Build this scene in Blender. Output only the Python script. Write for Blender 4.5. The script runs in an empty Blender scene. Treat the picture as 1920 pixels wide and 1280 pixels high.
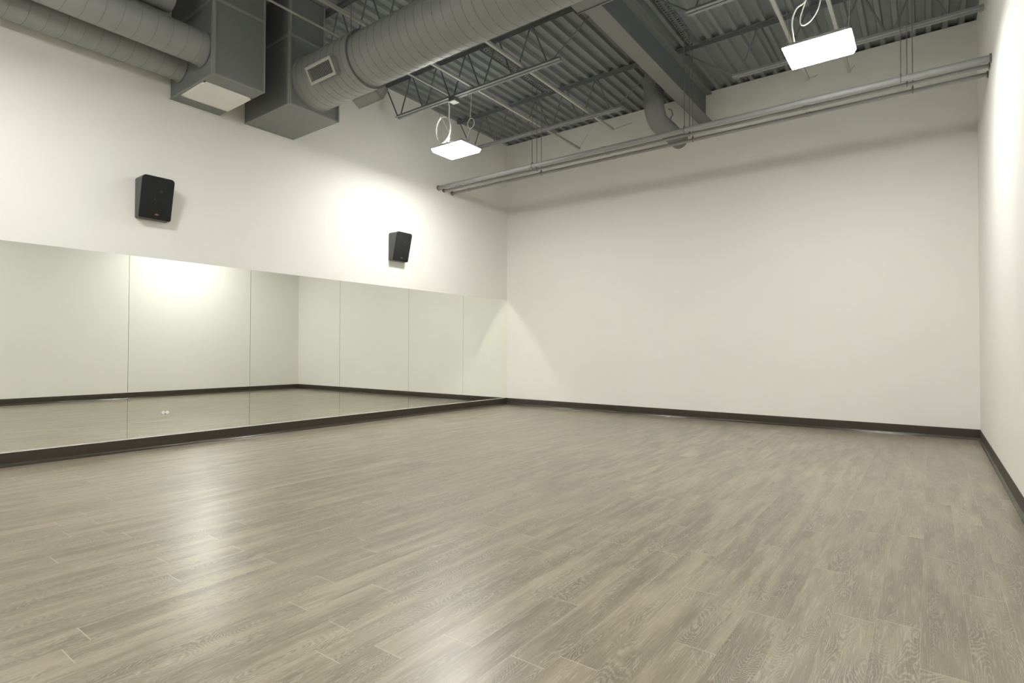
import bpy, bmesh, math, random
from mathutils import Vector, Matrix
random.seed(7)
S = bpy.context.scene
COL = S.collection
PI = math.pi

# ------------------------------------------------------------------ room sizes (metres)
W = 6.710          # left wall x=0, right wall x=W
D = 8.2406         # far wall
Y0 = -2.1          # wall behind the camera
DECK = 4.78        # underside of the roof deck ribs
TOP = 4.95
PANEL = 1.2192
M_BOT, M_TOP = 0.1213, 1.9135

# ------------------------------------------------------------------ materials
def mat(name, col, rough=0.5, metal=0.0, spec=0.5, noise=0.0, nscale=30.0, bump=0.0, bscale=200.0):
    m = bpy.data.materials.new(name); m.use_nodes = True
    nt = m.node_tree; b = nt.nodes['Principled BSDF']
    b.inputs['Base Color'].default_value = (*col, 1); b.inputs['Roughness'].default_value = rough
    b.inputs['Metallic'].default_value = metal; b.inputs['Specular IOR Level'].default_value = spec
    tc = nt.nodes.new('ShaderNodeTexCoord')
    if noise:
        n = nt.nodes.new('ShaderNodeTexNoise'); n.inputs['Scale'].default_value = nscale; n.inputs['Detail'].default_value = 4
        nt.links.new(tc.outputs['Object'], n.inputs['Vector'])
        r = nt.nodes.new('ShaderNodeMapRange'); r.inputs['To Min'].default_value = 1 - noise; r.inputs['To Max'].default_value = 1 + noise
        nt.links.new(n.outputs['Fac'], r.inputs['Value'])
        mx = nt.nodes.new('ShaderNodeVectorMath'); mx.operation = 'SCALE'; mx.inputs[0].default_value = col
        nt.links.new(r.outputs['Result'], mx.inputs['Scale']); nt.links.new(mx.outputs['Vector'], b.inputs['Base Color'])
    if bump:
        n2 = nt.nodes.new('ShaderNodeTexNoise'); n2.inputs['Scale'].default_value = bscale; n2.inputs['Detail'].default_value = 3
        nt.links.new(tc.outputs['Object'], n2.inputs['Vector'])
        bp = nt.nodes.new('ShaderNodeBump'); bp.inputs['Strength'].default_value = bump; bp.inputs['Distance'].default_value = 0.002
        nt.links.new(n2.outputs['Fac'], bp.inputs['Height']); nt.links.new(bp.outputs['Normal'], b.inputs['Normal'])
    return m

def emis(name, col, strength):
    m = bpy.data.materials.new(name); m.use_nodes = True
    nt = m.node_tree; b = nt.nodes['Principled BSDF']
    b.inputs['Base Color'].default_value = (*col, 1)
    b.inputs['Emission Color'].default_value = (*col, 1); b.inputs['Emission Strength'].default_value = strength
    return m

M = {}
M['wall'] = mat('wall paint', (0.81, 0.805, 0.755), 0.55, spec=0.25, noise=0.012, nscale=3, bump=0.15, bscale=260)
M['base'] = mat('dark brown cove base', (0.040, 0.031, 0.021), 0.5, spec=0.3, noise=0.08, nscale=12)
M['base_toe'] = mat('cove base toe', (0.055, 0.047, 0.037), 0.20)
M['deck'] = mat('grey deck paint', (0.225, 0.244, 0.250), 0.6, noise=0.10, nscale=2.2)
M['steel'] = mat('grey steel paint', (0.150, 0.164, 0.172), 0.5, noise=0.06, nscale=6)
M['beam'] = mat('grey beam paint', (0.205, 0.215, 0.210), 0.55, noise=0.05, nscale=4)
M['bar'] = mat('light grey steel paint', (0.40, 0.40, 0.365), 0.5, noise=0.05, nscale=8)
M['chord'] = mat('joist chord paint', (0.265, 0.280, 0.282), 0.5, noise=0.05, nscale=8)
M['duct'] = mat('painted spiral duct', (0.292, 0.305, 0.298), 0.45, noise=0.05, nscale=3)
M['seam'] = mat('duct seam', (0.195, 0.20, 0.19), 0.5)
M['box'] = mat('painted sheet metal', (0.208, 0.221, 0.220), 0.45, noise=0.06, nscale=3)
M['grille'] = mat('white register', (0.93, 0.93, 0.92), 0.5)
M['gframe'] = mat('pale grey register frame', (0.50, 0.50, 0.46), 0.45)
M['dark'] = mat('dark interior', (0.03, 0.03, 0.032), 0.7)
M['pipe'] = mat('galvanised conduit', (0.33, 0.335, 0.33), 0.5, metal=0.12, noise=0.05, nscale=9)
M['rod'] = mat('thin steel rod', (0.20, 0.20, 0.19), 0.4, metal=0.4)
M['alu'] = mat('bright aluminium channel', (0.86, 0.86, 0.84), 0.3, metal=0.35)
M['spk'] = mat('charcoal speaker cabinet', (0.072, 0.076, 0.070), 0.42, noise=0.1, nscale=60)
M['cloth'] = mat('black speaker cloth', (0.007, 0.008, 0.008), 0.8, bump=0.6, bscale=900)
M['copper'] = mat('copper badge', (0.26, 0.15, 0.11), 0.45, metal=0.5)
M['driver_glint'] = mat('driver glint', (0.028, 0.030, 0.030), 0.4, metal=0.2)
M['white'] = mat('white plastic', (0.85, 0.85, 0.83), 0.35)
M['cord'] = mat('white cord', (0.80, 0.80, 0.76), 0.45)
M['hous'] = mat('white enamel housing', (0.80, 0.80, 0.78), 0.35)
M['lens'] = emis('lit lens', (1.0, 0.995, 0.965), 96.0)
M['lens_rim'] = emis('lens rim', (1.0, 0.995, 0.965), 44.0)
M['uplight'] = emis('uplight slot', (1.0, 0.995, 0.975), 66.0)

# mirror: silvered glass, faintly green
m = bpy.data.materials.new('silvered glass'); m.use_nodes = True
b = m.node_tree.nodes['Principled BSDF']
b.inputs['Base Color'].default_value = (0.945, 0.968, 0.920, 1); b.inputs['Metallic'].default_value = 1; b.inputs['Roughness'].default_value = 0.0
M['mirror'] = m
M['glass_edge'] = mat('green glass edge', (0.10, 0.14, 0.12), 0.2)

# wooden plank floor, boards run along y
def floor_material():
    m = bpy.data.materials.new('limed oak planks'); m.use_nodes = True
    nt = m.node_tree; N = nt.nodes; L = nt.links; b = N['Principled BSDF']
    def math_(op, a, bb=None, c=None):
        n = N.new('ShaderNodeMath'); n.operation = op
        for i, v in enumerate((a, bb, c)):
            if v is None: continue
            if isinstance(v, (int, float)): n.inputs[i].default_value = v
            else: L.new(v, n.inputs[i])
        return n.outputs[0]
    def rng(v, a, bb, c, d, smooth=True):
        n = N.new('ShaderNodeMapRange'); n.interpolation_type = 'SMOOTHSTEP' if smooth else 'LINEAR'
        for k, x in zip(('From Min', 'From Max', 'To Min', 'To Max'), (a, bb, c, d)): n.inputs[k].default_value = x
        L.new(v, n.inputs['Value']); return n.outputs[0]
    def comb(x, y, z):
        n = N.new('ShaderNodeCombineXYZ')
        for i, v in enumerate((x, y, z)):
            if isinstance(v, (int, float)): n.inputs[i].default_value = v
            else: L.new(v, n.inputs[i])
        return n.outputs[0]
    def noise(vec, scale, detail=2, rough=0.5, dist=0.0):
        n = N.new('ShaderNodeTexNoise'); n.inputs['Scale'].default_value = scale; n.inputs['Detail'].default_value = detail
        n.inputs['Roughness'].default_value = rough; n.inputs['Distortion'].default_value = dist
        L.new(vec, n.inputs['Vector']); return n.outputs['Fac']
    def mix(f, a, bb):
        n = N.new('ShaderNodeMix'); n.data_type = 'RGBA'
        L.new(f, n.inputs['Factor'])
        for k, v in (('A', a), ('B', bb)):
            s = [i for i in n.inputs if i.name == k and i.type == 'RGBA'][0]
            if isinstance(v, tuple): s.default_value = (*v, 1)
            else: L.new(v, s)
        return [o for o in n.outputs if o.type == 'RGBA'][0]
    tc = N.new('ShaderNodeTexCoord'); sp = N.new('ShaderNodeSeparateXYZ'); L.new(tc.outputs['Object'], sp.inputs[0])
    X, Y = sp.outputs[0], sp.outputs[1]
    PW, PL = 0.135, 1.22
    xr = math_('DIVIDE', math_('ADD', X, -0.018), PW); row = math_('FLOOR', xr); fx = math_('SUBTRACT', xr, row)
    wn = N.new('ShaderNodeTexWhiteNoise'); wn.noise_dimensions = '1D'; L.new(row, wn.inputs['W'])
    yr = math_('ADD', math_('DIVIDE', Y, PL), math_('MULTIPLY', wn.outputs['Value'], 7.31)); colm = math_('FLOOR', yr); fy = math_('SUBTRACT', yr, colm)
    w2 = N.new('ShaderNodeTexWhiteNoise'); w2.noise_dimensions = '3D'; L.new(comb(row, colm, 3.0), w2.inputs['Vector'])
    sc = N.new('ShaderNodeSeparateColor'); L.new(w2.outputs['Color'], sc.inputs[0])
    r1, r2, r3 = sc.outputs[0], sc.outputs[1], sc.outputs[2]
    ox = math_('MULTIPLY', r1, 40.0); oy = math_('MULTIPLY', r2, 40.0)
    # cathedral figure: contour lines of a stretched smooth noise
    gv = comb(math_('ADD', math_('MULTIPLY', X, 8.0), ox), math_('ADD', math_('MULTIPLY', Y, 1.7), oy), 0.0)
    hgt = noise(gv, 1.0, 1.0, 0.35)
    wob = noise(comb(math_('ADD', math_('MULTIPLY', X, 85), ox), math_('ADD', math_('MULTIPLY', Y, 26), oy), 0.0), 1.0, 3, 0.6)
    ph = math_('ADD', math_('MULTIPLY', hgt, 56.0), math_('MULTIPLY', wob, 1.9))
    rings = math_('SINE', math_('MULTIPLY', ph, 2 * PI))
    brk = rng(noise(comb(math_('MULTIPLY', X, 420), math_('MULTIPLY', Y, 45), 2.0), 1.0, 2, 0.6), 0.36, 0.60, 0.25, 1.0)
    line = math_('MULTIPLY', rng(rings, 0.30, 0.95, 0.0, 1.0), brk)
    # straight fibre
    fib = noise(comb(math_('ADD', math_('MULTIPLY', X, 260), ox), math_('ADD', math_('MULTIPLY', Y, 7), oy), 0.0), 1.0, 3, 0.6)
    fibl = rng(fib, 0.50, 0.68, 0.0, 1.0)
    patch = rng(noise(comb(math_('ADD', math_('MULTIPLY', X, 9), oy), math_('ADD', math_('MULTIPLY', Y, 1.6), ox), 0.0), 1.0, 2, 0.5), 0.40, 0.64, 0.05, 1.0)
    tone = noise(comb(math_('ADD', math_('MULTIPLY', X, 11), oy), math_('ADD', math_('MULTIPLY', Y, 1.5), ox), 4.0), 1.0, 3, 0.55)
    big = noise(comb(X, Y, 0.0), 0.55, 2, 0.5)
    c = mix(rng(tone, 0.34, 0.68, 0.0, 1.0), (0.158, 0.132, 0.092), (0.312, 0.273, 0.192))
    c = mix(rng(big, 0.35, 0.65, 0.0, 0.45), c, (0.250, 0.206, 0.150))
    c = mix(math_('MULTIPLY', math_('MULTIPLY', line, patch), 0.72), c, (0.47, 0.43, 0.33))
    dk = rng(rings, -1.0, -0.2, 1.0, 0.0)
    c = mix(math_('MULTIPLY', math_('ADD', math_('MULTIPLY', dk, 0.45), 0.35), math_('MULTIPLY', patch, 0.75)), c, (0.125, 0.106, 0.078))
    c = mix(math_('MULTIPLY', fibl, 0.42), c, (0.47, 0.425, 0.325))
    # per-board tone
    hv = N.new('ShaderNodeHueSaturation'); L.new(c, hv.inputs['Color']); L.new(rng(r3, 0, 1, 1.02, 1.16, False), hv.inputs['Value'])
    c = hv.outputs['Color']
    # joints
    ex = math_('MULTIPLY', math_('MINIMUM', fx, math_('SUBTRACT', 1.0, fx)), PW)
    ey = math_('MULTIPLY', math_('MINIMUM', fy, math_('SUBTRACT', 1.0, fy)), PL)
    jx = rng(ex, 0.0005, 0.0014, 1.0, 0.0); jy = rng(ey, 0.0008, 0.0020, 1.0, 0.0)
    jm = math_('MAXIMUM', math_('MULTIPLY', jx, math_('MULTIPLY', rng(r1, 0.3, 0.9, 0.05, 0.8), 0.7)), math_('MULTIPLY', jy, 0.85))
    c = mix(jm, c, (0.50, 0.46, 0.38))
    L.new(c, b.inputs['Base Color'])
    ro = math_('ADD', rng(fib, 0.2, 0.8, 0.285, 0.335, False), math_('MULTIPLY', line, 0.03))
    L.new(ro, b.inputs['Roughness']); b.inputs['Specular IOR Level'].default_value = 0.65
    bp = N.new('ShaderNodeBump'); bp.inputs['Strength'].default_value = 0.16; bp.inputs['Distance'].default_value = 0.0012
    h = math_('ADD', math_('MULTIPLY', fib, 0.7), math_('MULTIPLY', math_('MAXIMUM', jx, jy), -1.4)); L.new(h, bp.inputs['Height'])
    L.new(bp.outputs['Normal'], b.inputs['Normal'])
    return m
M['floor'] = floor_material()

# ------------------------------------------------------------------ mesh helpers
class MB:
    def __init__(s): s.bm = bmesh.new(); s.mi = 0
    def _f(s, vs):
        try:
            f = s.bm.faces.new(vs); f.material_index = s.mi; return f
        except ValueError: return None
    def box(s, x0, x1, y0, y1, z0, z1):
        v = [s.bm.verts.new(p) for p in ((x0,y0,z0),(x1,y0,z0),(x1,y1,z0),(x0,y1,z0),(x0,y0,z1),(x1,y0,z1),(x1,y1,z1),(x0,y1,z1))]
        for q in ((3,2,1,0),(4,5,6,7),(0,1,5,4),(1,2,6,5),(2,3,7,6),(3,0,4,7)): s._f([v[i] for i in q])
        return s
    def hexa(s, pts):
        v = [s.bm.verts.new(p) for p in pts]
        for q in ((3,2,1,0),(4,5,6,7),(0,1,5,4),(1,2,6,5),(2,3,7,6),(3,0,4,7)): s._f([v[i] for i in q])
        return s
    def tube(s, pts, r, seg=12, closed=False, caps=True):
        pts = [Vector(p) for p in pts]; n = len(pts); rings = []; up = None
        for i, p in enumerate(pts):
            if closed: t = (pts[(i+1) % n] - pts[i-1]).normalized()
            else: t = (pts[min(i+1, n-1)] - pts[max(i-1, 0)]).normalized()
            if up is None:
                a = Vector((0,0,1)) if abs(t.z) < 0.9 else Vector((1,0,0)); up = (a - t*a.dot(t)).normalized()
            else:
                up = (up - t*up.dot(t)).normalized()
            w = t.cross(up); rr = r[i] if isinstance(r, (list, tuple)) else r
            rings.append([s.bm.verts.new(p + (up*math.cos(2*PI*k/seg) + w*math.sin(2*PI*k/seg))*rr) for k in range(seg)])
        m_ = n if closed else n-1
        for i in range(m_):
            A, B = rings[i], rings[(i+1) % n]
            for k in range(seg): s._f([A[k], A[(k+1) % seg], B[(k+1) % seg], B[k]])
        if caps and not closed: s._f(list(reversed(rings[0]))); s._f(rings[-1])
        return s
    def prism(s, poly, axis, a, b):
        """poly: 2D outline in the two other axes; extruded from a to b along axis."""
        def P(u, v, t): return {'x': (t,u,v), 'y': (u,t,v), 'z': (u,v,t)}[axis]
        A = [s.bm.verts.new(P(u,v,a)) for u,v in poly]; B = [s.bm.verts.new(P(u,v,b)) for u,v in poly]; n = len(poly)
        for i in range(n): s._f([A[i], A[(i+1)%n], B[(i+1)%n], B[i]])
        s._f(list(reversed(A))); s._f(B); return s
    def quad(s, a, b, c, d):
        return s._f([s.bm.verts.new(p) for p in (a,b,c,d)])

def tag(o, label=None, cat=None, group=None, kind=None):
    if label: o['label'] = label
    if cat: o['category'] = cat
    if group: o['group'] = group
    if kind: o['kind'] = kind
    return o

def root_of(o):
    while o.parent: o = o.parent
    return o

def obj(name, mb, mats, parent=None, smooth=35, bevel=0, seg=2):
    bm = mb.bm
    if parent is not None:
        off = root_of(parent).location
        for v in bm.verts: v.co -= off
    bmesh.ops.recalc_face_normals(bm, faces=bm.faces)
    if bevel:
        es = [e for e in bm.edges if len(e.link_faces) == 2 and e.calc_face_angle(0) > 0.6]
        bmesh.ops.bevel(bm, geom=es, offset=bevel, segments=seg, profile=0.5, affect='EDGES')
    for f in bm.faces: f.smooth = True
    for e in bm.edges:
        if len(e.link_faces) == 2: e.smooth = e.calc_face_angle(0) < math.radians(smooth)
    me = bpy.data.meshes.new(name); bm.to_mesh(me); bm.free()
    for m_ in (mats if isinstance(mats, (list, tuple)) else [mats]): me.materials.append(m_)
    o = bpy.data.objects.new(name, me); COL.objects.link(o)
    if parent is not None: o.parent = parent
    return o

def thing(name, label, cat, loc, group=None):
    o = bpy.data.objects.new(name, None); COL.objects.link(o); o.location = loc; o.empty_display_size = 0.1
    return tag(o, label, cat, group)

def dup(root, loc, label=None, group=None):
    def cp(o, par):
        c = o.copy(); COL.objects.link(c)
        if par is not None: c.parent = par
        for ch in [k for k in o.children]: cp(ch, c)
        return c
    r = cp(root, None); r.location = loc
    if label: r['label'] = label
    if group: r['group'] = group
    return r

# ------------------------------------------------------------------ room shell
def struct(name, mb, m_, **k): return tag(obj(name, mb, m_, **k), kind='structure')
struct('floor', MB().box(-0.15, W+0.15, Y0-0.15, D+0.15, -0.1, 0.0), M['floor'])
struct('wall_left', MB().box(-0.15, 0, Y0-0.15, D+0.15, 0, TOP), M['wall'])
struct('wall_right', MB().box(W, W+0.15, Y0-0.15, D+0.15, 0, TOP), M['wall'])
struct('wall_back', MB().box(0, W, D, D+0.15, 0, DECK-0.001), M['wall'])
struct('wall_front', MB().box(0, W, Y0-0.15, Y0, 0, TOP), M['wall'])

# corrugated roof deck, ribs run along y, 152 mm apart
prof = []
x = 0.0; P_ = 0.1524   # rib pitch
while x < W:
    for dx, z in ((0.0, DECK), (0.046, DECK), (0.058, DECK+0.042), (0.140, DECK+0.042)):
        if x + dx <= W: prof.append((x+dx, z))
    x += P_
prof.append((W, prof[-1][1]))
struct('ceiling', MB().prism(prof + [(W, TOP), (0, TOP)], 'y', Y0, D+0.15), M['deck'], smooth=20)

# cove base along the walls
def base_profile(sign, at):   # distance from the wall, height
    pr = [(0, 0), (0.020, 0), (0.019, 0.004), (0.0125, 0.010), (0.008, 0.018), (0.006, 0.03), (0.006, 0.116), (0.004, 0.120), (0, 0.120)]
    return [(at + sign*a, z) for a, z in pr]
def baseboard(name, axis, sign, at, a, b_):
    pr = base_profile(sign, at); mb = MB(); mb.prism(pr, axis, a, b_)
    mb.bm.faces.ensure_lookup_table()
    for i in (1, 2, 3, 4): mb.bm.faces[i].material_index = 1
    struct(name, mb, [M['base'], M['base_toe']], smooth=50)
baseboard('baseboard_left', 'y', 1, 0, Y0, D)
baseboard('baseboard_right', 'y', -1, W, Y0, D)
baseboard('baseboard_back', 'x', -1, D, 0.0, W)
baseboard('baseboard_front', 'x', 1, Y0, 0.0, W)

# bright J channel that carries the mirrors
struct('trim_1', MB().prism([(0.0, 0.1205), (0.0115, 0.1205), (0.0115, 0.131), (0.0100, 0.131), (0.0100, 0.1225), (0.0, 0.1225)], 'y', 0.92, D-0.001), M['alu'])

# ------------------------------------------------------------------ mirrors
words = ['tall frameless mirror panel in the far corner beside the back wall',
         'second frameless mirror panel from the far corner, left of the corner panel',
         'frameless mirror panel right below the farther black speaker, its left edge clear of the reflected corner',
         'frameless mirror panel that shows the reflected room corner near its middle',
         'frameless mirror panel right of the one with the white outlet, reflecting a bright wall',
         'nearest frameless mirror panel, with a small white outlet near its bottom edge']
words = ['frameless mirror panel in the far corner, touching the back wall',
         'frameless mirror panel next to the corner one, second from the back wall',
         'frameless mirror panel whose top edge runs just below and right of the farther speaker',
         'frameless mirror panel that shows the reflected corner of the room',
         'frameless mirror panel with the small white outlet, below and right of the nearer speaker',
         'nearest frameless mirror panel, cut off by the left edge of the photo']
# joints at D - i*PANEL; i=0 is the far corner
for i in range(6):
    yb = D - i*PANEL - (0.002 if i == 0 else 0.0016); ya = D - (i+1)*PANEL + 0.0016
    mb = MB()
    x0, x1, be = 0.003, 0.009, 0.0015
    mb.box(x0, x1, ya, yb, M_BOT+0.0015, M_TOP)
    o = obj('mirror_panel', mb, [M['mirror'], M['glass_edge']])
    for p in o.data.polygons:
        if p.normal.x < 0.9: p.material_index = 1
    tag(o, words[i], 'mirror', 'frameless mirror panels along the left wall')

# duplex outlet showing through the mirror
t = thing('electrical_outlet', 'small white double outlet set sideways in the mirror near its bottom edge', 'outlet', (0.009, 2.48, 0.355))
obj('outlet_plate', MB().box(0.0092, 0.0105, 2.447, 2.513, 0.338, 0.350), M['dark'], t)
for dy in (-0.0185, 0.0185):
    mb = MB(); mb.tube([(0.0092, 2.48+dy, 0.355), (0.0150, 2.48+dy, 0.355)], 0.0172, 24)
    r_ = obj('receptacle', mb, M['white'], t, bevel=0.001)
    mb = MB()
    for dz in (-0.006, 0.006): mb.box(0.0150, 0.0154, 2.48+dy-0.004, 2.48+dy+0.004, 0.355+dz-0.001, 0.355+dz+0.001)
    obj('slot', mb, M['gframe'], r_)

# ------------------------------------------------------------------ wall speakers
def make_speaker(yc):
    t = thing('wall_speaker', 'black wedge wall speaker, the nearer of the two, high above the mirrors', 'speaker', (0.0, yc, 2.29), 'black speakers on the left wall')
    h, hw = 0.405, 0.145
    def outline(ins=0.0, rt=0.035, rb=0.012):
        pts = []
        for cy, cz, r, a0 in ((hw-rt, h-rt, rt, 0), (-hw+rt, h-rt, rt, 90), (-hw+rb, rb, rb, 180), (hw-rb, rb, rb, 270)):
            for k in range(7):
                a = math.radians(a0 + 15*k); rr = max(r-ins, 0.001)
                pts.append((cy + rr*math.cos(a), cz + rr*math.sin(a)))
        return pts
    def fr(z): return 0.095 + 0.095*z/h           # depth of the sloping front at height z
    def loft(mb, layers):
        rings = [[mb.bm.verts.new((xx(z), yc+y, 2.29+z)) for y, z in ol] for ol, xx in layers]
        n = len(rings[0])
        for A, B in zip(rings, rings[1:]):
            for k in range(n): mb._f([A[k], A[(k+1)%n], B[(k+1)%n], B[k]])
        mb._f(list(reversed(rings[0]))); mb._f(rings[-1])
    mb = MB(); loft(mb, [(outline(), lambda z: 0.004), (outline(), lambda z: fr(z)-0.012)])
    obj('cabinet', mb, M['spk'], t, smooth=30)
    mb = MB(); loft(mb, [(outline(0.002), lambda z: fr(z)-0.012), (outline(0.002), lambda z: fr(z)-0.002), (outline(0.006), lambda z: fr(z))])
    g = obj('grille', mb, M['cloth'], t, smooth=30)
    # copper maker's plate low on the grille
    mb = MB(); zc = 0.045; n = 24; A = []; B = []
    for k in range(n):
        a = 2*PI*k/n; y = 0.010+0.018*math.cos(a); z = zc+0.008*math.sin(a)
        A.append(mb.bm.verts.new((fr(z)-0.001, yc+y, 2.29+z))); B.append(mb.bm.verts.new((fr(z)+0.003, yc+y, 2.29+z)))
    for k in range(n): mb._f([A[k], A[(k+1)%n], B[(k+1)%n], B[k]])
    mb._f(list(reversed(A))); mb._f(B)
    obj('badge', mb, M['copper'], g)
    # faint driver glints, painted as slightly paler flat discs on the cloth
    for y, z, ry, rz in ((0.03, 0.27, 0.016, 0.012), (-0.02, 0.19, 0.008, 0.010)):
        mb = MB()
        vs = [mb.bm.verts.new((fr(z+rz*math.sin(2*PI*k/16))+0.0006, yc+y+ry*math.cos(2*PI*k/16), 2.29+z+rz*math.sin(2*PI*k/16))) for k in range(16)]
        mb._f(vs)
        obj('glint_disc', mb, M['driver_glint'], g)
    mb = MB().box(0.0, 0.004, yc-0.05, yc+0.05, 2.40, 2.58)
    obj('wall_bracket', mb, M['spk'], t)
    return t
spk = make_speaker(2.332)
dup(spk, (0.0, 5.556, 2.29), 'black wedge wall speaker nearer the far corner, the smaller looking one')

# ------------------------------------------------------------------ roof steel
BX = 3.645                                      # web of the wide flange beam
t = thing('steel_beam', 'deep grey wide flange roof beam running to the back wall', 'beam', (BX, 3.0, 4.33))
obj('bottom_flange', MB().box(BX-0.092, BX+0.092, Y0, D-0.001, 4.330, 4.345), M['beam'], t, bevel=0.002)
obj('web', MB().box(BX-0.005, BX+0.005, Y0, D-0.001, 4.345, 4.735), M['steel'], t)
obj('top_flange', MB().box(BX-0.092, BX+0.092, Y0, D-0.001, 4.735, 4.750), M['beam'], t, bevel=0.002)

def joist(y, side, label, cat='roof joist', group='open web roof joists'):
    """bar joist along x: side 'L' from the left wall to the beam, 'R' from the beam to the right wall"""
    a, b_ = (0.0, BX-0.01) if side == 'L' else (BX+0.01, W)
    t = thing('bar_joist', label, cat, ((a+b_)/2, y, 4.25), group)
    def angles(x0, x1, z, up):
        mb = MB()
        for s in (-1, 1):
            yi = y + s*0.009; yo = y + s*0.046
            lo, hi = min(yi, yo), max(yi, yo)
            if up: mb.box(x0, x1, lo, hi, z, z+0.004); mb.box(x0, x1, min(yi, yi+s*0.004), max(yi, yi+s*0.004), z-0.036, z)
            else: mb.box(x0, x1, lo, hi, z-0.004, z); mb.box(x0, x1, min(yi, yi+s*0.004), max(yi, yi+s*0.004), z, z+0.036)
        return mb
    obj('top_chord', angles(a+0.002, b_-0.0, DECK-0.006, True), M['steel'], t)
    zb = 4.245; zt = DECK-0.024
    if side == 'L': c0, c1 = 0.29, 2.98; nodes = [0.33+0.5*k for k in range(6)]
    else: c0, c1 = 4.40, 6.69; nodes = [4.45+0.5*k for k in range(5)]
    obj('bottom_chord', angles(c0, c1, zb, False), M['chord'], t)
    pts = []
    for i, nx in enumerate(nodes):
        pts += [(nx-0.03, y, zb+0.012), (nx+0.03, y, zb+0.012)]
        if i < len(nodes)-1: pts += [(nx+0.235, y, zt), (nx+0.265, y, zt)]
    obj('web_rod', MB().tube(pts, 0.0095, 8), M['steel'], t)
    e0 = (0.03, y, zt) if side == 'L' else (BX+0.10, y, zt)
    obj('end_rod', MB().tube([(nodes[0]-0.02, y, zb+0.012), (e0[0]+0.02, y, zt)], 0.009, 8), M['steel'], t)
    e1 = (BX-0.10, y, zt) if side == 'L' else (W-0.03, y, zt)
    obj('end_rod', MB().tube([(nodes[-1]+0.02, y, zb+0.012), e1], 0.0075, 8), M['steel'], t)
    return t
joist(6.87, 'L', 'open web roof joist nearest the back wall, left of the deep beam')
joist(5.30, 'L', 'open web roof joist carrying the junction box, in front of the farther lamp')
joist(3.765, 'L', 'open web roof joist partly hidden above the big spiral duct')
joist(6.87, 'R', 'open web roof joist right of the deep beam, behind the nearer lamp')
joist(5.30, 'R', 'open web roof joist at the top edge, right of the deep beam')

# bridging angles between the joists
def bridging(xc, y0, y1, z, label, tail=True):
    t = thing('bridging_bar', label, 'bridging bar', (xc, (y0+y1)/2, z), 'bridging bars under the roof joists')
    mb = MB(); mb.box(xc-0.016, xc+0.016, y0, y1, z-0.004, z); mb.box(xc+0.012, xc+0.016, y0, y1, z, z+0.026)
    obj('angle', mb, M['bar'], t)
    if tail: obj('anchor_rod', MB().tube([(xc, y1-0.015, z+0.004), (xc, D-0.002, z+0.33)], 0.003, 8), M['bar'], t)
    return t
bridging(1.685, 2.2, 7.97, 4.286, 'pale bridging bar under the joists, from behind the big duct toward the back wall')
bridging(2.485, 2.2, 7.57, 4.286, 'pale bridging bar under the joists, the one closer to the deep beam on its left')
bridging(5.095, 4.65, 7.55, 4.286, 'pale bridging bar passing left of the nearer lamp')
bridging(5.515, 4.65, 7.65, 4.286, 'pale bridging bar passing just behind the nearer lamp')
tag(obj('conduit', MB().tube([(1.335, 1.5, 4.262), (1.335, 5.22, 4.262), ], 0.011, 10), M['bar']),
    'thin pale conduit running from the tall duct boxes to the junction box', 'conduit')
t = thing('junction_box', 'small square junction box with a pale cover under a roof joist', 'junction box', (1.37, 5.30, 4.18))
obj('box_body', MB().box(1.32, 1.42, 5.245, 5.345, 4.190, 4.238), M['steel'], t, bevel=0.003)
obj('cover', MB().box(1.325, 1.425, 5.24, 5.34, 4.178, 4.190), M['gframe'], t, bevel=0.002)

# slotted struts between joists, the pipe hangers drop from them
def strut(xc, label):
    mb = MB(); y0, y1 = 5.36, 6.81; z = 4.752
    mb.box(xc-0.055, xc-0.045, y0, y1, z, z+0.024); mb.box(xc+0.045, xc+0.055, y0, y1, z, z+0.024)
    mb.box(xc-0.012, xc+0.012, y0, y1, z, z+0.003)
    n = 30; st = (y1-y0)/n
    for k in range(n+1):
        yy = y0 + k*st
        mb.box(xc-0.045, xc-0.012, yy-st*0.28, yy+st*0.28, z, z+0.003)
        mb.box(xc+0.012, xc+0.045, yy-st*0.28+st*0.2, yy+st*0.28+st*0.2, z, z+0.003)
    return tag(obj('slotted_strut', mb, M['steel']), label, 'slotted channel', 'slotted channels under the deck')
strut(1.85, 'slotted grey channel under the deck left of the deep beam')
strut(3.965, 'slotted grey channel under the deck just right of the deep beam')

# ------------------------------------------------------------------ three pipes across the room and their hangers
PIPES = [(6.425, 3.575, 0.030, 'thick pale grey pipe, front one of the three crossing the room'),
         (6.545, 3.560, 0.017, 'thin grey pipe in the middle of the three crossing the room'),
         (6.745, 3.560, 0.020, 'thin grey pipe nearest the back wall of the three crossing the room')]
for y, z, r, lab in PIPES:
    t = thing('ceiling_pipe', lab, 'pipe', (W/2, y, z), 'pipes crossing the room')
    obj('pipe_run', MB().tube([(0.001, y, z), (W-0.001, y, z)], r, 20), M['pipe'], t)
    for cx_ in ((0.35+0.0, 2.9, 5.2)):
        mb = MB(); mb.tube([(cx_, y, z), (cx_+0.05, y, z)], r+0.004, 20); obj('coupling', mb, M['pipe'], t)
    for wx in (0.002, W-0.014):
        obj('wall_cup', MB().tube([(wx, y, z), (wx+0.012, y, z)], r+0.010, 20), M['steel'], t)
place = ['left', 'middle', 'right']
sets = [((1.815, 1.81, 1.755), 'left of the deep beam'), ((3.975, 3.994, 3.965), 'under the deep beam'), ((6.055, 6.10, 6.14), 'near the right wall')]
which = ['front thick pipe', 'middle thin pipe', 'rear thin pipe']
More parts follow.
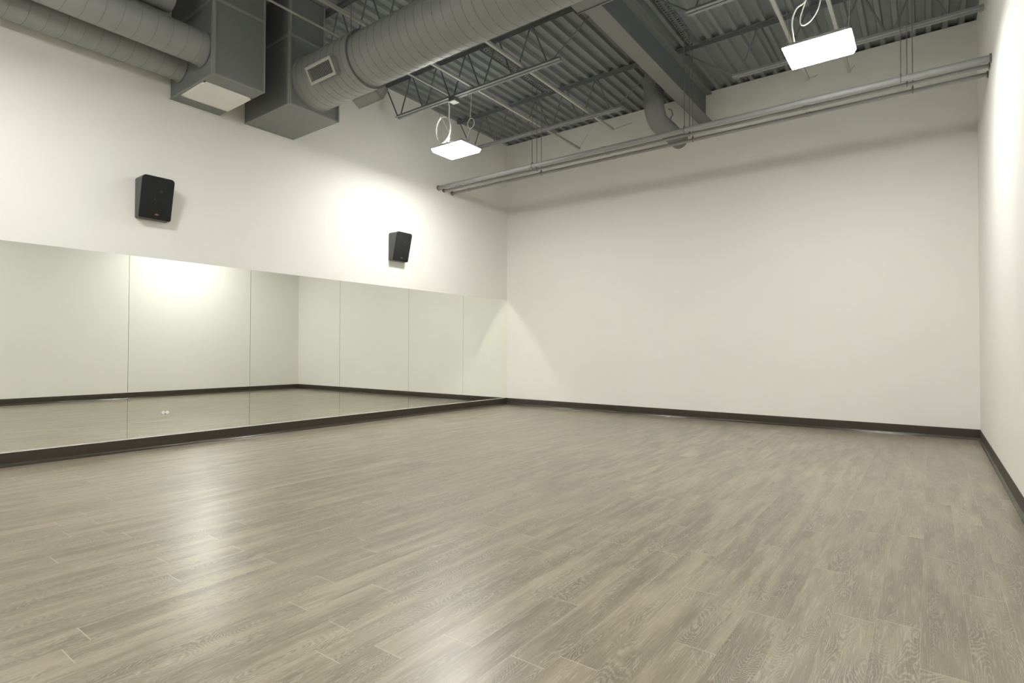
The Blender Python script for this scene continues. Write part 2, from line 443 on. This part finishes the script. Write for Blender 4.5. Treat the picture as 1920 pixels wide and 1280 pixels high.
for hxs, where in sets:
    for (y, z, r, lab), wp, hx in zip(PIPES, which, hxs):
        t = thing('hanger_rod', 'thin rod holding the %s, %s' % (wp, where), 'hanger rod', (hx, y, z), 'threaded rods holding the three pipes')
        ztop = 4.752 if hx < 5 else DECK
        obj('rod', MB().tube([(hx, y, z+r+0.006), (hx, y, ztop)], 0.0042, 8), M['rod'], t)
        mb = MB(); n = 20
        mb.tube([(hx, y+(r+0.003)*math.cos(2*PI*k/n), z+(r+0.003)*math.sin(2*PI*k/n)) for k in range(n)], 0.0045, 6, closed=True)
        mb.box(hx-0.008, hx+0.008, y-0.008, y+0.008, z+r, z+r+0.022)
        obj('ring_clamp', mb, M['rod'], t)

# ------------------------------------------------------------------ tall sheet metal boxes on the left wall
def panel_box(mb, x0, x1, y0, y1, z0, z1):
    """box whose side panels are creased from corner to corner"""
    c = 0.0065
    mb.box(x0, x1, y0, y1, z0, z1)
    def pyr(a, b_, c_, d, apex):
        ap = mb.bm.verts.new(apex); v = [mb.bm.verts.new(p) for p in (a, b_, c_, d)]
        for k in range(4): mb._f([v[k], v[(k+1) % 4], ap])
    e = 0.0005
    pyr((x1+e,y0,z0),(x1+e,y1,z0),(x1+e,y1,z1),(x1+e,y0,z1),(x1+c,(y0+y1)/2,(z0+z1)/2))
    pyr((x0,y0-e,z0),(x1,y0-e,z0),(x1,y0-e,z1),(x0,y0-e,z1),((x0+x1)/2,y0-c,(z0+z1)/2))
def flanges(x1, y0, y1, zs, zb, zt):
    mb = MB(); f = 0.014; w = 0.022
    mb.box(x1-0.001, x1+f, y0-0.002, y0+w*0.6, zb, zt)
    mb.box(x1-w, x1+0.002, y0-f, y0+0.001, zb, zt)
    mb.box(x1-0.001, x1+f, y1-w*0.6, y1+0.002, zb, zt)
    for z in zs:
        mb.box(x1-0.001, x1+f*0.8, y0, y1, z-0.012, z+0.012); mb.box(0.002, x1, y0-f*0.8, y0+0.001, z-0.012, z+0.012)
    mb.box(x1-0.001, x1+f*0.5, y0, y1, zb-0.002, zb+0.012); mb.box(0.002, x1, y0-f*0.5, y0+0.001, zb-0.002, zb+0.012)
    return mb
ZB = 3.572
A0, A1, AX = 2.498, 2.995, 0.915
t = thing('duct_box', 'tall grey sheet metal box with a white register underneath, on the left wall', 'duct box', (AX/2, (A0+A1)/2, ZB), 'sheet metal boxes on the left wall')
mb = MB(); panel_box(mb, 0.001, AX, A0, A1, ZB, 4.285); panel_box(mb, 0.001, AX, A0, A1, 4.286, DECK-0.002)
obj('casing', mb, M['box'], t, smooth=1)
obj('corner_flange', flanges(AX, A0, A1, (4.285,), ZB, DECK-0.004), M['duct'], t)
mb = MB(); gx0, gx1, gy0, gy1 = 0.20, 0.70, 2.512, 2.985
mb.box(gx0, gx1, gy0, gy0+0.016, ZB-0.009, ZB); mb.box(gx0, gx1, gy1-0.016, gy1, ZB-0.009, ZB)
mb.box(gx0, gx0+0.016, gy0, gy1, ZB-0.009, ZB); mb.box(gx1-0.016, gx1, gy0, gy1, ZB-0.009, ZB)
rg = obj('register', mb, M['grille'], t)
mb = MB(); n = 34
for k in range(n):
    xx = gx0+0.018 + (gx1-gx0-0.036)*k/(n-1)
    mb.hexa([(xx-0.006,gy0+0.014,ZB-0.008),(xx-0.005,gy0+0.014,ZB-0.008),(xx-0.005,gy1-0.014,ZB-0.008),(xx-0.006,gy1-0.014,ZB-0.008),
             (xx+0.006,gy0+0.014,ZB-0.001),(xx+0.007,gy0+0.014,ZB-0.001),(xx+0.007,gy1-0.014,ZB-0.001),(xx+0.006,gy1-0.014,ZB-0.001)])
obj('louvers', mb, M['grille'], rg)

B0, B1, B2, BXx = 3.278, 3.885, 3.69, 0.905
t = thing('duct_box', 'tall grey sheet metal box with a plain bottom that feeds the big spiral duct', 'duct box', (BXx/2, (B0+B1)/2, ZB), 'sheet metal boxes on the left wall')
mb = MB(); panel_box(mb, 0.001, BXx, B0, B1, ZB, 4.20); panel_box(mb, 0.001, BXx, B0, B2, 4.201, DECK-0.002)
obj('casing', mb, M['box'], t, smooth=1)
mb = flanges(BXx, B0, B1, (), ZB, 4.20); mb.box(BXx-0.001, BXx+0.011, B0, B2, 4.293, 4.317); mb.box(0.002, BXx, B0-0.011, B0+0.001, 4.293, 4.317)
mb.box(BXx-0.001, BXx+0.014, B0-0.002, B0+0.013, 4.20, DECK-0.004); mb.box(BXx-0.022, BXx+0.002, B0-0.014, B0, 4.20, DECK-0.004)
mb.box(BXx-0.001, BXx+0.014, B2-0.013, B2+0.002, 4.20, DECK-0.004)
obj('corner_flange', mb, M['duct'], t)

# ------------------------------------------------------------------ big spiral duct along x
DY, DZ = 3.58, 3.885
def helix_x(mb, x0, x1, r, pitch, wire=0.0028, y=DY, z=DZ):
    n = int((x1-x0)/pitch*28); pts = []
    for i in range(n+1):
        xx = x0 + (x1-x0)*i/n; a = 2*PI*(xx-x0)/pitch
        pts.append((xx, y+r*math.cos(a), z+r*math.sin(a)))
    mb.tube(pts, wire, 5)
def helix_y(mb, y0, y1, r, pitch, x, z, wire=0.0022):
    n = int((y1-y0)/pitch*24); pts = []
    for i in range(n+1):
        yy = y0 + (y1-y0)*i/n; a = 2*PI*(yy-y0)/pitch
        pts.append((x+r*math.cos(a), yy, z+r*math.sin(a)))
    mb.tube(pts, wire, 5)
t = thing('spiral_duct', 'big round grey spiral duct crossing the room below the ceiling', 'air duct', (3.0, DY, DZ))
R1, R2, XJ = 0.277, 0.256, 1.80
mb = MB(); mb.tube([(BXx+0.010, DY, DZ), (XJ, DY, DZ)], R1, 72)
c1 = obj('wide_section', mb, M['duct'], t)
mb = MB(); helix_x(mb, BXx+0.02, XJ-0.02, R1, 0.105); obj('seam', mb, M['seam'], c1)
mb = MB(); mb.tube([(BXx+0.007, DY, DZ), (BXx+0.022, DY, DZ)], R1+0.010, 72); obj('collar', mb, M['duct'], c1)
mb = MB(); mb.tube([(XJ, DY, DZ), (W-0.002, DY, DZ)], R2, 72)
c2 = obj('narrow_section', mb, M['duct'], t)
mb = MB(); helix_x(mb, XJ+0.02, W-0.02, R2, 0.105); obj('seam', mb, M['seam'], c2)
mb = MB(); mb.tube([(XJ, DY, DZ), (XJ+0.006, DY, DZ)], R1+0.003, 72)
obj('end_ring', mb, M['steel'], t)

def boot(sign, off=0.345, th=28, xa=1.262, xb=1.668):
    a = math.radians(th); n = Vector((0, sign*math.cos(a), -math.sin(a))); v = Vector((0, sign*math.sin(a), math.cos(a)))
    c = Vector((0, DY, DZ)); X = Vector((1,0,0))
    def P(x, vv, o): return c + X*x + v*vv + n*o
    def bx(mb, x0, x1, v0, v1, o0, o1):
        mb.hexa([P(x0,v0,o0),P(x1,v0,o0),P(x1,v1,o0),P(x0,v1,o0),P(x0,v0,o1),P(x1,v0,o1),P(x1,v1,o1),P(x0,v1,o1)])
    v0, v1 = -0.062, 0.106
    if sign > 0: v0, v1 = -0.085, 0.083
    mb = MB(); w_ = 0.003
    bx(mb, xa+0.01, xb-0.01, v0+0.01, v0+0.01+w_, 0.22, off); bx(mb, xa+0.01, xb-0.01, v1-0.01-w_, v1-0.01, 0.22, off)
    bx(mb, xa+0.01, xa+0.01+w_, v0+0.01, v1-0.01, 0.22, off); bx(mb, xb-0.01-w_, xb-0.01, v0+0.01, v1-0.01, 0.22, off)
    body = obj('register_boot', mb, M['duct'], t)
    mb = MB(); f = 0.026
    bx(mb, xa, xb, v0, v0+f, off, off+0.006); bx(mb, xa, xb, v1-f, v1, off, off+0.006)
    bx(mb, xa, xa+f, v0+f, v1-f, off, off+0.006); bx(mb, xb-f, xb, v0+f, v1-f, off, off+0.006)
    obj('frame', mb, M['gframe'], body)
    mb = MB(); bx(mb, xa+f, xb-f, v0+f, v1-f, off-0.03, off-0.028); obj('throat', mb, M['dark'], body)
    mb = MB(); k = 17
    for i in range(k):
        xx = xa+f+(xb-xa-2*f)*(i+0.5)/k
        bx(mb, xx-0.0032, xx+0.0032, v0+f, v1-f, off-0.002, off+0.003)
    obj('louvers', mb, M['duct'], body)
boot(-1); boot(1, off=0.385)
# strap hanger for the duct
t2 = thing('duct_hanger', 'thin hanging rod with a small clip at the side of the big spiral duct', 'duct hanger', (1.80, 3.31, 4.0))
obj('rod', MB().tube([(1.90, 3.295, 3.98), (1.90, 3.295, DECK)], 0.004, 8), M['rod'], t2)
obj('clip', MB().box(1.888, 1.912, 3.286, 3.304, 3.965, 3.995), M['rod'], t2)

# ------------------------------------------------------------------ round ducts entering the first box
def duct_y(x, z, r, y0, y1, lab, ysec=()):
    t = thing('round_duct', lab, 'air duct', (x, (y0+y1)/2, z), 'round ducts beside the left wall')
    obj('pipe_wall', MB().tube([(x, y0, z), (x, y1, z)], r, 48), M['duct'], t)
    mb = MB(); helix_y(mb, y0+0.02, y1-0.02, r, 0.125, x, z); obj('seam', mb, M['seam'], t)
    obj('collar', MB().tube([(x, y1-0.016, z), (x, y1-0.001, z)], r+0.008, 48), M['duct'], t)
    return t
duct_y(0.712, 3.862, 0.155, Y0+0.002, A0-0.008, 'round grey duct entering the box with the white register, the one farther from the wall')
duct_y(0.235, 3.862, 0.166, Y0+0.002, A0-0.008, 'round grey duct tight against the left wall, in the shade of its neighbour')
# third duct above, turning up into the deck
t = thing('round_duct', 'closed-ended round grey duct at the top edge, above the other two', 'air duct', (0.74, 0.0, 4.21), 'round ducts beside the left wall')
obj('pipe_wall', MB().tube([(0.735, Y0+0.002, 4.215), (0.735, 2.20, 4.215)], 0.150, 40), M['duct'], t, bevel=0.012)
obj('riser', MB().tube([(0.735, 1.98, 4.335), (0.735, 1.98, DECK-0.002)], 0.130, 40), M['duct'], t)
obj('collar', MB().tube([(0.735, 1.60, 4.215), (0.735, 1.62, 4.215)], 0.156, 40), M['duct'], t)

# flat duct crossing under the beam at the top edge
t = thing('flat_duct', 'flat grey duct crossing under the deep beam at the top edge', 'air duct', (5.1, 4.35, 4.2))
obj('casing', MB().box(3.60, W-0.002, 4.12, 4.60, 4.20, 4.325), M['box'], t)
obj('edge_flange', MB().box(3.595, W-0.002, 4.598, 4.612, 4.192, 4.325), M['box'], t)

# elbow pipe at the back wall
t = thing('drain_elbow', 'fat grey vertical pipe that bends into the back wall left of the deep beam', 'drain pipe', (3.25, 7.5, 4.165))
ex_, ey_, ez_, er = 3.255, 7.26, 4.165, 0.133
pts = [(ex_, ey_, DECK-0.001), (ex_, ey_, 4.62)]
pts2 = [(ex_, ey_, 4.62), (ex_, ey_, 4.42)] + [(ex_, ey_+0.24-0.24*math.cos(a), ez_+0.24-0.24*math.sin(a)) for a in [PI/2*k/14 for k in range(15)]] + [(ex_, 7.8, ez_)]
obj('riser', MB().tube(pts, er-0.008, 40), M['beam'], t)
obj('elbow', MB().tube(pts2, er, 40), M['beam'], t)
obj('collar', MB().tube([(ex_, ey_, 4.60), (ex_, ey_, 4.64)], er+0.008, 40), M['beam'], t)
obj('stub', MB().tube([(ex_, 7.78, ez_), (ex_, D-0.001, ez_)], er-0.006, 40), M['beam'], t)
mb = MB(); mb.tube([(ex_+0.13, 7.45, ez_+0.17), (ex_+0.17, 7.47, ez_+0.15), (ex_+0.175, 7.50, ez_+0.09), (ex_+0.125, 7.53, ez_+0.05)], 0.008, 8)
obj('handle', mb, M['steel'], t)

# ------------------------------------------------------------------ high bay lamps
def lamp(cx_, cy_, z, lab, hooks=True):
    hx, hy = 0.262, 0.200
    t = thing('high_bay_lamp', lab, 'ceiling lamp', (cx_, cy_, z), 'high bay lamps hung from the joists')
    mb = MB()
    mb.hexa([(cx_-hx,cy_-hy,z+0.0225),(cx_+hx,cy_-hy,z+0.0225),(cx_+hx,cy_+hy,z+0.0225),(cx_-hx,cy_+hy,z+0.0225),
             (cx_-hx*0.8,cy_-hy*0.6,z+0.085),(cx_+hx*0.8,cy_-hy*0.6,z+0.085),(cx_+hx*0.8,cy_+hy*0.6,z+0.085),(cx_-hx*0.8,cy_+hy*0.6,z+0.085)])
    obj('housing', mb, M['hous'], t, bevel=0.004)
    obj('lens', MB().hexa([(cx_+sx*(hx-0.022), cy_+sy*(hy-0.022), z-0.020) for sx, sy in ((-1,-1),(1,-1),(1,1),(-1,1))] + [(cx_+sx*(hx-0.004), cy_+sy*(hy-0.004), z+0.022) for sx, sy in ((-1,-1),(1,-1),(1,1),(-1,1))]), [M['lens'], M['lens_rim']], t, bevel=0.004)
    for p in [c for c in t.children if c.name.startswith('lens')][0].data.polygons:
        p.material_index = 0 if p.normal.z < -0.6 else 1
    for s in (-1, 1):
        obj('uplight_slot', MB().box(cx_+s*0.10-0.012, cx_+s*0.10+0.012, cy_-0.10, cy_+0.10, z+0.083, z+0.0875), M['uplight'], t)
    if hooks:
        for s in (-1, 1):
            obj('hanging_wire', MB().tube([(cx_+s*0.22, cy_, z+0.080), (cx_+s*0.26, 5.30, 4.236)], 0.0028, 6), M['rod'], t)
    return t
def smooth_path(pts, k=6):
    out = []; P = [Vector(p) for p in pts]
    for i in range(len(P)-1):
        p0 = P[max(i-1,0)]; p1 = P[i]; p2 = P[i+1]; p3 = P[min(i+2, len(P)-1)]
        for j in range(k):
            u = j/k
            out.append(0.5*((2*p1) + (p2-p0)*u + (2*p0-5*p1+4*p2-p3)*u*u + (3*p1-p0-3*p2+p3)*u**3))
    out.append(P[-1]); return out
LZ = 3.582
l1 = lamp(1.345, 5.37, LZ, 'glowing white high bay lamp near the left wall, the farther one')
yq = 5.33
mb = MB()
ring = [(1.16+0.125*math.cos(a), yq+0.012*a/6.28, 3.885+0.170*math.sin(a)) for a in [PI/2 - 0.35 - 2*PI*1.92*k/46 for k in range(47)]]
mb.tube(smooth_path([(1.262, 5.31, 4.236), (1.258, yq, 4.15), (1.255, yq, 4.05)] + ring[2:] + [(1.262, yq, 3.80), (1.245, yq, 3.72), (1.215, 5.35, 3.655)], 3), 0.0075, 8)
obj('power_cord', mb, M['cord'], l1)
mb = MB(); mb.tube([(1.632+0.055*math.cos(2*PI*k/20), yq, 3.86+0.062*math.sin(2*PI*k/20)) for k in range(20)], 0.0045, 6, closed=True)
mb.tube([(1.62, yq, 3.92), (1.64, yq, 4.236)], 0.0035, 6); mb.tube([(1.62, yq, 3.80), (1.545, yq, 3.63)], 0.004, 6)
obj('spare_wire', mb, M['cord'], l1)
l2 = lamp(5.510, 5.42, LZ, 'glowing white high bay lamp near the right wall, the nearer and larger looking one')
mb = MB()
mb.tube(smooth_path([(5.40, 5.32, 4.236), (5.419, 5.4, 4.169), (5.41, 5.4, 4.046), (5.345, 5.4, 4.01), (5.312, 5.4, 3.945), (5.303, 5.4, 3.87), (5.312, 5.4, 3.78), (5.33, 5.4, 3.632)]), 0.0075, 8)
mb.tube(smooth_path([(x_, 5.405, z_) for x_, z_ in [(5.41, 4.046), (5.388, 3.98), (5.372, 3.93), (5.367, 3.883), (5.377, 3.852), (5.397, 3.84), (5.43, 3.848), (5.459, 3.869), (5.49, 3.91), (5.508, 3.949), (5.522, 4.0), (5.521, 4.051), (5.493, 4.14), (5.444, 4.159), (5.41, 4.046)]]), 0.0060, 8)
obj('power_cord', mb, M['cord'], l2)
# the same lamps continue behind the camera and light the near half of the room
l3 = lamp(1.85, 0.70, LZ, 'high bay lamp behind the viewer near the left wall', hooks=False)
l4 = lamp(5.45, 0.55, LZ, 'high bay lamp behind the viewer near the right wall', hooks=False)
for l, xx, yy in ((l3, 1.85, 0.70), (l4, 5.45, 0.55)):
    for s in (-1, 1): obj('hanging_wire', MB().tube([(xx+s*0.22, yy, LZ+0.080), (xx+s*0.22, yy, DECK)], 0.0028, 6), M['rod'], l)

# ------------------------------------------------------------------ camera
f_px, yaw, pitch, roll = 1051.84525, 0.64046, 0.01505, 0.00301
fw = Vector((-math.sin(yaw)*math.cos(pitch), math.cos(yaw)*math.cos(pitch), math.sin(pitch)))
r_ = Vector((math.cos(yaw), math.sin(yaw), 0)); u_ = r_.cross(fw)
r2 = r_*math.cos(roll) + u_*math.sin(roll); u2 = -r_*math.sin(roll) + u_*math.cos(roll)
cd = bpy.data.cameras.new('camera'); cam = bpy.data.objects.new('camera', cd); COL.objects.link(cam)
cd.sensor_width = 36; cd.sensor_fit = 'HORIZONTAL'; cd.lens = 36*f_px/1920; cd.clip_start = 0.05
Rm = Matrix((r2, u2, -fw)).transposed().to_4x4()
cam.matrix_world = Matrix.Translation((6.2609, 0.0, 1.00271)) @ Rm
S.camera = cam

w = bpy.data.worlds.new('world'); S.world = w; w.use_nodes = True
w.node_tree.nodes['Background'].inputs[0].default_value = (0, 0, 0, 1)
S.view_settings.view_transform = 'Standard'; S.view_settings.look = 'None'
S.view_settings.exposure = 0.36; S.view_settings.gamma = 1; S.view_settings.use_curve_mapping = False
S.cycles.max_bounces = 8; S.cycles.diffuse_bounces = 5; S.cycles.glossy_bounces = 6
S.cycles.blur_glossy = 0.0; S.cycles.use_guiding = False; S.cycles.adaptive_threshold = 0.03; S.cycles.caustics_reflective = True
S.cycles.sample_clamp_indirect = 0
